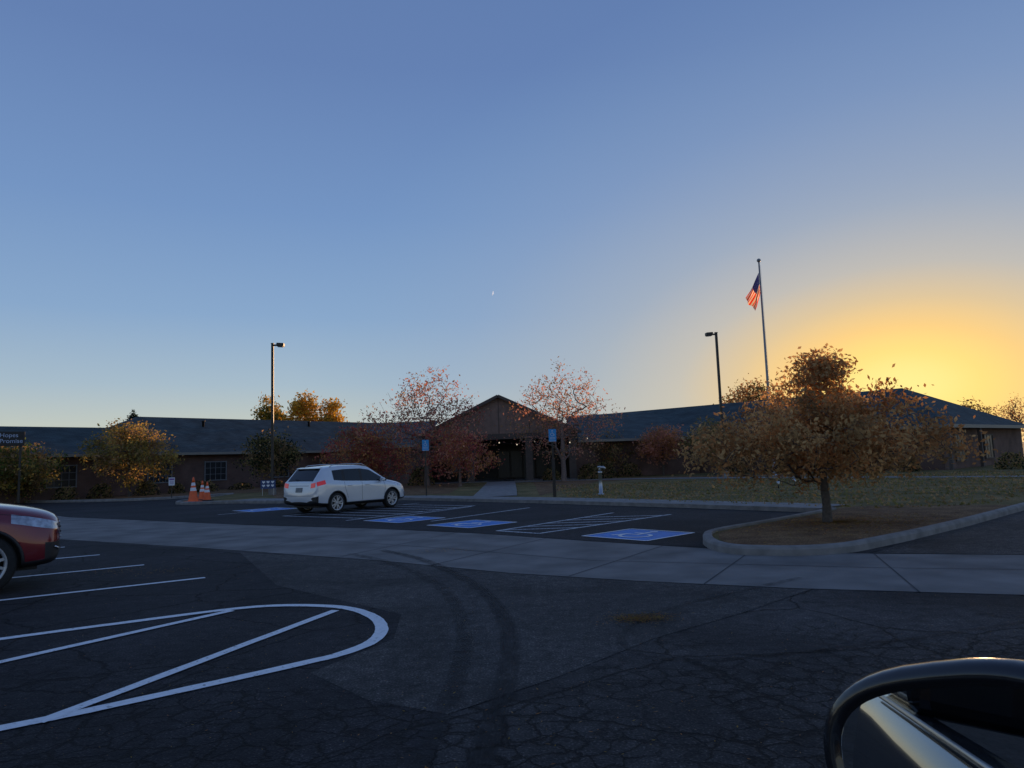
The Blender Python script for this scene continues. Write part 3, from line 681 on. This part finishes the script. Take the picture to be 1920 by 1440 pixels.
# ------------------------------------------------------------ fallen leaves
rnd=random.Random(9); v=[];f=[];mi=[]
def leafat(x,y,z,s):
    a=rnd.uniform(0,6.28); t=rnd.uniform(-.25,.25); o=len(v); c,s_=math.cos(a)*s,math.sin(a)*s
    v.extend([(x-c,y-s_,z),(x-s_*.35,y+c*.35,z+abs(t)*s),(x+c,y+s_,z+.3*s),(x+s_*.35,y-c*.35,z+abs(t)*s)]); f.append((o,o+1,o+2,o+3)); mi.append(rnd.randrange(3))
for cx,cy,r,n in((1.2,7.35,.13,1100),(-7.0,12.2,.3,220),(-1.3,13.4,.25,260),(-5.9,11.9,.25,220),(.3,4.6,.6,60)):
    for _ in range(n): leafat(cx+rnd.gauss(0,r*1.2),cy+rnd.gauss(0,r*.8),.022,rnd.uniform(.007,.02))
for _ in range(2600): leafat(rnd.uniform(-7,6),rnd.uniform(3.0,14),.022,rnd.uniform(.003,.012))
for _ in range(3500):
    a=rnd.uniform(0,6.28); r=abs(rnd.gauss(0,1.5)); x,y=6.7+r*math.cos(a)*1.2,15.1+r*math.sin(a)
    if y>11.9+ (x-5.8)*.87+.35 and y<14.3+(x-3.95)*.93-.2 and x>3.8: leafat(x,y,.115,rnd.uniform(.02,.045))
for _ in range(1800):
    x=rnd.uniform(3,22);y=rnd.uniform(19,42)
    if y> 28-(x-1)*1.35 and y>x*.9+7.5: leafat(x,y,.115,rnd.uniform(.02,.05))
obj('fallen_leaves',v,f,[l_rust,l_brown,l_yell],mi)

# ------------------------------------------------------------ vehicles
def wheel(parent,x,y,r,side,m_rim):
    e=bpy.data.objects.new('wheel',None); col.objects.link(e); e.parent=parent; e.location=(x,y,r)
    w_=.115
    lobj('tire',[(r*.70,-w_),(r*.9,-w_*1.05),(r*.98,-w_*.8),(r,-w_*.4),(r,w_*.4),(r*.98,w_*.8),(r*.9,w_*1.05),(r*.70,w_)],m_rubber,e,seg=40,axis='y',cap=False)
    lobj('rim_barrel',[(r*.72,-w_*1.04),(r*.66,-w_*1.06),(r*.62,-w_*.5),(r*.62,w_*.5),(r*.66,w_*1.06),(r*.72,w_*1.04)],m_rim,e,seg=40,axis='y',cap=False)
    lobj('hub_disc',[(r*.6,-.01),(r*.6,.01)],m_black,e,seg=30,axis='y')
    s=side
    lobj('hub',[(r*.17,s*.05),(r*.17,s*w_*.82),(r*.1,s*w_*.9)],m_rim,e,seg=20,axis='y')
    v=[];f=[]
    for k in range(5):
        for dq in(-.16,.16):
            a0=2*math.pi*k/5+dq*.6; a1=2*math.pi*k/5+dq*1.5
            p0=Vector((math.cos(a0)*r*.12,0,math.sin(a0)*r*.12)); p1=Vector((math.cos(a1)*r*.66,0,math.sin(a1)*r*.66))
            d=(p1-p0).normalized(); n=Vector((-d.z,0,d.x)); o=len(v)
            for P,wi in((p0,.026),(p1,.019)):
                for sy,yy in((1,w_*.55),(1,w_*.9)):
                    v.append(P+n*wi+Vector((0,s*yy,0))); v.append(P-n*wi+Vector((0,s*yy,0)))
            f+=[(o,o+1,o+5,o+4),(o+2,o+6,o+7,o+3),(o,o+4,o+6,o+2),(o+1,o+3,o+7,o+5)]
    obj('spokes',v,f,m_rim,parent=e)
def suv(name,loc,heading,paint,sx=1,sy=1,sz=1,lights_on=False,key=''):
    e=empty(name,loc,heading)
    m_tail=M(key+'_tail_lamp',(.40,.008,.012),.15,coat=1,emit=(1,.04,.02),estr=.16 if lights_on else .03)
    m_head=M(key+'_head_lamp',(.42,.44,.47),.1,coat=1,metal=.6,var=.4,scale=14)
    m_chr=M(key+'_chrome',(.6,.6,.62),.12,metal=1,var=.03)
    m_rim=M(key+'_rim',(.48,.49,.51),.35,metal=.5,var=.05)
    mats=[paint,m_glass,m_black,m_tail,m_head,m_chr]
    St=[
     (0.00,[(.76,.40),(.84,.46),(.87,.58),(.85,.66),(.76,.69),(.6,.70),(.45,.70),(0,.70)]),
     (0.07,[(.84,.29),(.90,.40),(.92,.62),(.89,.97),(.84,1.10),(.79,1.12),(.72,1.13),(0,1.14)]),
     (0.44,[(.88,.25),(.92,.36),(.93,.64),(.92,1.03),(.87,1.16),(.75,1.44),(.67,1.555),(0,1.60)]),
     (0.62,[(.88,.24),(.92,.36),(.93,.65),(.92,1.01),(.875,1.155),(.755,1.47),(.68,1.59),(0,1.635)]),
     (0.80,[(.88,.23),(.92,.36),(.93,.65),(.925,.99),(.88,1.14),(.755,1.485),(.68,1.61),(0,1.655)]),
     (1.22,[(.88,.22),(.92,.35),(.93,.64),(.925,.96),(.885,1.10),(.755,1.515),(.68,1.635),(0,1.68)]),
     (1.32,[(.88,.22),(.92,.35),(.93,.62),(.925,.95),(.885,1.095),(.755,1.52),(.68,1.64),(0,1.684)]),
     (2.05,[(.88,.22),(.92,.35),(.92,.62),(.92,.93),(.885,1.06),(.755,1.525),(.68,1.64),(0,1.684)]),
     (2.15,[(.88,.22),(.92,.35),(.92,.62),(.92,.93),(.885,1.055),(.755,1.52),(.68,1.635),(0,1.68)]),
     (2.60,[(.88,.22),(.92,.35),(.92,.62),(.92,.92),(.885,1.04),(.75,1.46),(.67,1.57),(0,1.635)]),
     (3.42,[(.88,.22),(.92,.34),(.93,.62),(.92,.90),(.87,1.01),(.84,1.045),(.79,1.065),(0,1.11)]),
     (3.92,[(.88,.24),(.92,.34),(.93,.62),(.91,.82),(.85,.93),(.76,.985),(.55,1.015),(0,1.035)]),
     (4.32,[(.82,.25),(.88,.36),(.89,.56),(.84,.72),(.78,.84),(.66,.905),(.48,.935),(0,.955)]),
     (4.52,[(.60,.30),(.66,.38),(.68,.56),(.64,.70),(.58,.77),(.48,.81),(.34,.83),(0,.845)]),
    ]
    n=8; ring=2*n-1
    V=[];F=[];MI=[]
    for x,pr in St:
        L=[(x,-y,z) for y,z in pr]+[(x,y,z) for y,z in reversed(pr[:-1])]
        V+=[( (a-2.27)*sx,b*sy,c*sz) for a,b,c in L]
    def mid(i,j):
        if j==0: return 2
        if j==1 and i in(0,): return 2
        if i==1 and j==3: return 3
        if i==1 and j==6: return 1
        if j==4 and i in(4,6,8,9): return 1
        if j==4 and i in(5,7): return 2
        if i==9 and j==6: return 1
        if i==12 and j==3: return 4
        if i==11 and j==3: return 4
        if i==12 and j==1: return 2
        return 0
    for i in range(len(St)-1):
        for k in range(ring-1):
            j=k if k<n-1 else ring-2-k
            a=i*ring+k; F.append((a,a+1,a+ring+1,a+ring)); MI.append(mid(i,j))
        a=i*ring; F.append((a+ring-1,a,a+ring,a+2*ring-1)); MI.append(2)
    F.append(tuple(range(ring-1,-1,-1))); MI.append(0)
    o=(len(St)-1)*ring; F.append(tuple(o+k for k in range(ring))); MI.append(2)
    body=obj('body',V,F,mats,MI,smooth=True); recalc(body)
    me=body.data
    cr=me.attributes.new('crease_edge','FLOAT','EDGE')
    for ed in me.edges:
        a,b=ed.vertices; ka,kb=a%ring,b%ring
        ja=ka if ka<n else ring-1-ka; jb=kb if kb<n else ring-1-kb; ia,ib=a//ring,b//ring
        c=0
        if ja==jb and ja==4 and 1<=min(ia,ib)<=9: c=.75
        if ja==jb and ja==5 and 2<=min(ia,ib)<=8: c=.5
        if ja==jb and ja==6: c=.35
        if ja==jb and ja==1: c=.5
        if ja==jb and ja==3: c=.5
        if ia==ib and ia in(9,10) and min(ja,jb)>=4: c=.45
        if ia==ib and ia in(1,2) and min(ja,jb)>=3: c=.6
        if ia==ib and ia in (3,4,5,6,7,8) and {ja,jb}=={4,5}: c=.7
        cr.data[ed.index].value=c
    ss=body.modifiers.new('s','SUBSURF'); ss.levels=3; ss.render_levels=3
    wr=.355*sz; wx=[(.93-2.27)*sx,(3.60-2.27)*sx]
    cuts=[]
    for x in wx:
        for s in(-1,1):
            v_,f_=lathe([(wr*1.10,-.17),(wr*1.10,.17)],48,'y'); c=obj('cut',v_,f_,m_black); recalc(c); c.location=(x,s*(.92*sy-.08),wr); 
            bo=body.modifiers.new('b','BOOLEAN'); bo.object=c; bo.operation='DIFFERENCE'; bo.solver='EXACT'; 
            try: bo.material_mode='TRANSFER'
            except: pass
            cuts.append(c)
    bpy.context.view_layer.update()
    dg=bpy.context.evaluated_depsgraph_get(); me2=bpy.data.meshes.new_from_object(body.evaluated_get(dg))
    body.modifiers.clear(); body.data=me2
    for c in cuts: bpy.data.objects.remove(c)
    body.parent=e
    bvh=BVHTree.FromPolygons([v_.co.copy() for v_ in me2.vertices],[tuple(p.vertices) for p in me2.polygons])
    X=lambda a:(a-2.27)*sx
    def side(x,z,s,lift=.003):
        h=bvh.ray_cast(Vector((X(x),s*2,z*sz)),Vector((0,-s,0)))
        if h[0] is None: return Vector((X(x),s*.92*sy,z*sz))
        return h[0]+Vector((0,s*lift,0))
    def back(y,z,lift=.004):
        h=bvh.ray_cast(Vector((-5,y*sy,z*sz)),Vector((1,0,0))); return (h[0] if h[0] else Vector((X(0),y,z)))-Vector((lift,0,0))
    def frontp(y,z,lift=.006):
        h=bvh.ray_cast(Vector((5,y*sy,z*sz)),Vector((-1,0,0))); return (h[0] if h[0] else Vector((X(4.5),y,z)))+Vector((lift,0,0))
    for s in(-1,1):
        for pl in ([(2.10,1.03),(2.09,.8),(2.09,.5),(2.10,.38)],[(3.20,1.0),(3.24,.8),(3.2,.5),(3.15,.38)],[(1.27,1.07),(1.28,.9),(1.36,.68),(1.42,.5)]):
            P=[]
            for a,b in zip(pl[:-1],pl[1:]):
                for k in range(5): P.append(side(a[0]+(b[0]-a[0])*k/5,a[1]+(b[1]-a[1])*k/5,s,.0))
            P.append(side(pl[-1][0],pl[-1][1],s,.0)); tube('door_seam',P,.005,m_black,e,4)
        for hx in(1.50,2.35):
            p=side(hx,.93,s,.02); box('door_handle',p,(.2*sx,.025,.028),paint,e,bev=.008)
        tube('roof_rail',[(X(.80),s*.64*sy,1.60*sz),(X(.92),s*.655*sy,1.665*sz),(X(1.6),s*.66*sy,1.70*sz),(X(2.3),s*.655*sy,1.675*sz),(X(2.5),s*.65*sy,1.60*sz)],.016,m_alu,e,8)
        gv=[];gf=[]
        for a in range(7):
            for b in range(5): gv.append(back(s*(.60+.22*a/6),.93+.16*b/4-(.03*(6-a)/6),.007))
        for a in range(6):
            for b in range(4): gf.append((a*5+b,a*5+b+1,a*5+b+6,a*5+b+5))
        obj('tail_lamp',gv,gf,m_tail,smooth=True,parent=e)
        tube('hood_seam',[side(3.3+.95*k/8,1.0-.14*k/8,s,.0) for k in range(9)],.004,m_black,e,4)
        mb=box('wing_mirror',(X(3.02),s*1.0*sy,1.08*sz),(.12,.2,.14),paint,e,bev=.045); box('mirror_arm',(X(3.03),s*.90*sy,1.04*sz),(.07,.14,.04),m_black,e)
        for x in wx:
            P=[]
            for k in range(25):
                a=R(-8)+k*R(196)/24; xx=x+wr*1.14*math.cos(a); zz=wr+wr*1.14*math.sin(a)
                h=bvh.ray_cast(Vector((xx,s*2,zz)),Vector((0,-s,0))); yv=h[0].y if h[0] and abs(h[0].y)>.8*sy else s*.90*sy
                P.append(Vector((xx,yv,zz)))
            tube('arch_cladding',P,.022,m_black,e,8)
        for x in wx: wheel(e,x,s*.80*sy,wr,s,m_rim)
    c=back(0,.86); box('rear_plate',c+Vector((-.006,0,-.02)),(.012,.34,.16),m_grid,e,(0,R(8),0))
    tube('hatch_chrome',[back(y/10,.985,.0) for y in range(-5,6)],.012,m_chr,e,6)
    tube('rear_bumper_seam',[back(y/10,.64,.0) for y in range(-8,9)],.006,m_black,e,4)
    box('spoiler',(X(.46),0,1.578*sz),(.20,1.16*sy,.03),paint,e,(0,R(-8),0),bev=.012)
    tube('rear_wiper',[back(.05,1.17,.02),back(.3,1.21,.02)],.01,m_black,e,4)
    for zz in (.60,.66,.72,.78): tube('grille_bar',[frontp(y/10,zz,.004) for y in range(-5,6)],.012,m_chr if zz in(.60,.78) else m_black,e,5)
    for s in(-1,1):
        tube('fog_trim',[frontp(s*.62,.46,.01),frontp(s*.70,.47,.01),frontp(s*.78,.50,.01)],.016,m_chr,e,6)
    box('underbody',(0,0,.30*sz),(3.9*sx,1.3*sy,.16),m_black,e)
    return e
p_white=M('paint_pearl_white',(.66,.69,.73),.28,metal=.25,var=.02,coat=1)
p_red=M('paint_maroon',(.17,.008,.018),.25,metal=.3,var=.05,coat=1)
suv('parked_suv',(-6.2,26.6,0),R(55),p_white,1.0,1.0,1.0,True,'white')
suv('parked_suv',(-9.22,9.9,0),R(38),p_red,1.10,1.06,1.21,False,'red')

# ------------------------------------------------------------ own car: door, sill and wing mirror
car=empty('car')
p_dark=M('paint_graphite',(.05,.065,.085),.2,metal=.6,var=.04,coat=1)
m_cloth=M('seat_cloth',(.55,.54,.52),.9,var=.1,scale=20)
prof=[(.20,.30),(.30,.45),(.33,.75),(.31,1.0),(.28,1.10),(.22,1.13),(.10,1.13)]
v=[];f=[]
xs=[-3.6,-3.2,-2.4,-1.4,-.4,.4,.9,1.3]
for x in xs:
    k=1 if -3.0<x<1 else .93
    v+=[(x,y*k,z*(1 if x<1 else .98)) for y,z in prof]
for i in range(len(xs)-1):
    for j in range(len(prof)-1):
        a=i*len(prof)+j; f.append((a,a+1,a+len(prof)+1,a+len(prof)))
obj('door_panel',v,f,p_dark,smooth=True,parent=car)
tube('sill_molding',[(-3.3,.24,1.14),(-1.2,.25,1.142),(.9,.25,1.13)],.012,m_alu,car)
box('interior_floor',(-1.2,-.7,.45),(4.6,1.6,.1),m_black,car)
box('far_door',(-1.2,-1.5,.8),(4.6,.08,.75),m_black,car)
for x in(-.55,-1.6):
    box('seat_back',(x,-.22,1.0),(.18,.5,.75),m_cloth,car,(0,R(-12),0),bev=.06)
    box('head_rest',(x-.12,-.22,1.46),(.12,.28,.18),m_cloth,car,(0,R(-12),0),bev=.05)
box('rear_quarter',(-3.1,-.65,1.42),(.9,1.7,.6),m_glass,car,bev=.08)
mc=Vector((.413,.70,1.334)); n=Vector((-.80,-.575,.125)).normalized()
wa=Vector((0,0,1)).cross(n).normalized(); ua=n.cross(wa)
th=R(17); wa2=wa*math.cos(th)+ua*math.sin(th); ua2=-wa*math.sin(th)+ua*math.cos(th)
Mm=Matrix((wa2,ua2,n)).transposed().to_4x4(); Mm.translation=mc
mir=bpy.data.objects.new('wing_mirror',None); col.objects.link(mir); mir.parent=car
def sq(a,b,p,k,cx=0,cz=0):
    t=2*math.pi*k/48; c=math.cos(t);s=math.sin(t)
    return (cx+a*math.copysign(abs(c)**(2/p),c),cz+b*math.copysign(abs(s)**(2/p),s))
rings=[(.122,.082,-.003,2.9),(.124,.084,.003,2.9),(.131,.091,.007,2.8),(.141,.101,.004,2.7),(.147,.107,-.012,2.7),(.144,.105,-.04,2.7),(.12,.087,-.08,2.5),(.08,.055,-.11,2.3),(.03,.02,-.122,2)]
v=[];f=[]
for a,b,zz,p in rings:
    for k in range(48):
        x,y=sq(a,b,p,k); v.append((x,y,zz))
for j in range(len(rings)-1):
    for k in range(48): f.append((j*48+k,j*48+(k+1)%48,(j+1)*48+(k+1)%48,(j+1)*48+k))
f.append(tuple((len(rings)-1)*48+k for k in range(48)))
m_gloss=M('gloss_black',(.012,.012,.014),.22,var=.05,coat=.5)
hs=obj('mirror_housing',v,f,m_gloss,smooth=True,parent=mir)
m_mirror=M('mirror_silver',(.62,.64,.66),.01,metal=1,var=.0)
gl=[(*sq(.123,.083,2.9,k),.0) for k in range(48)]
obj('mirror_glass',gl,[tuple(range(48))],m_mirror,parent=mir)
mir.matrix_local=Mm
tube('mirror_arm',[mc+wa2*.10-n*.06,mc+wa2*.2-n*.05+Vector((0,0,-.05)),Vector((.72,.30,1.12))],[.05,.04,.05],m_gloss,car,12)
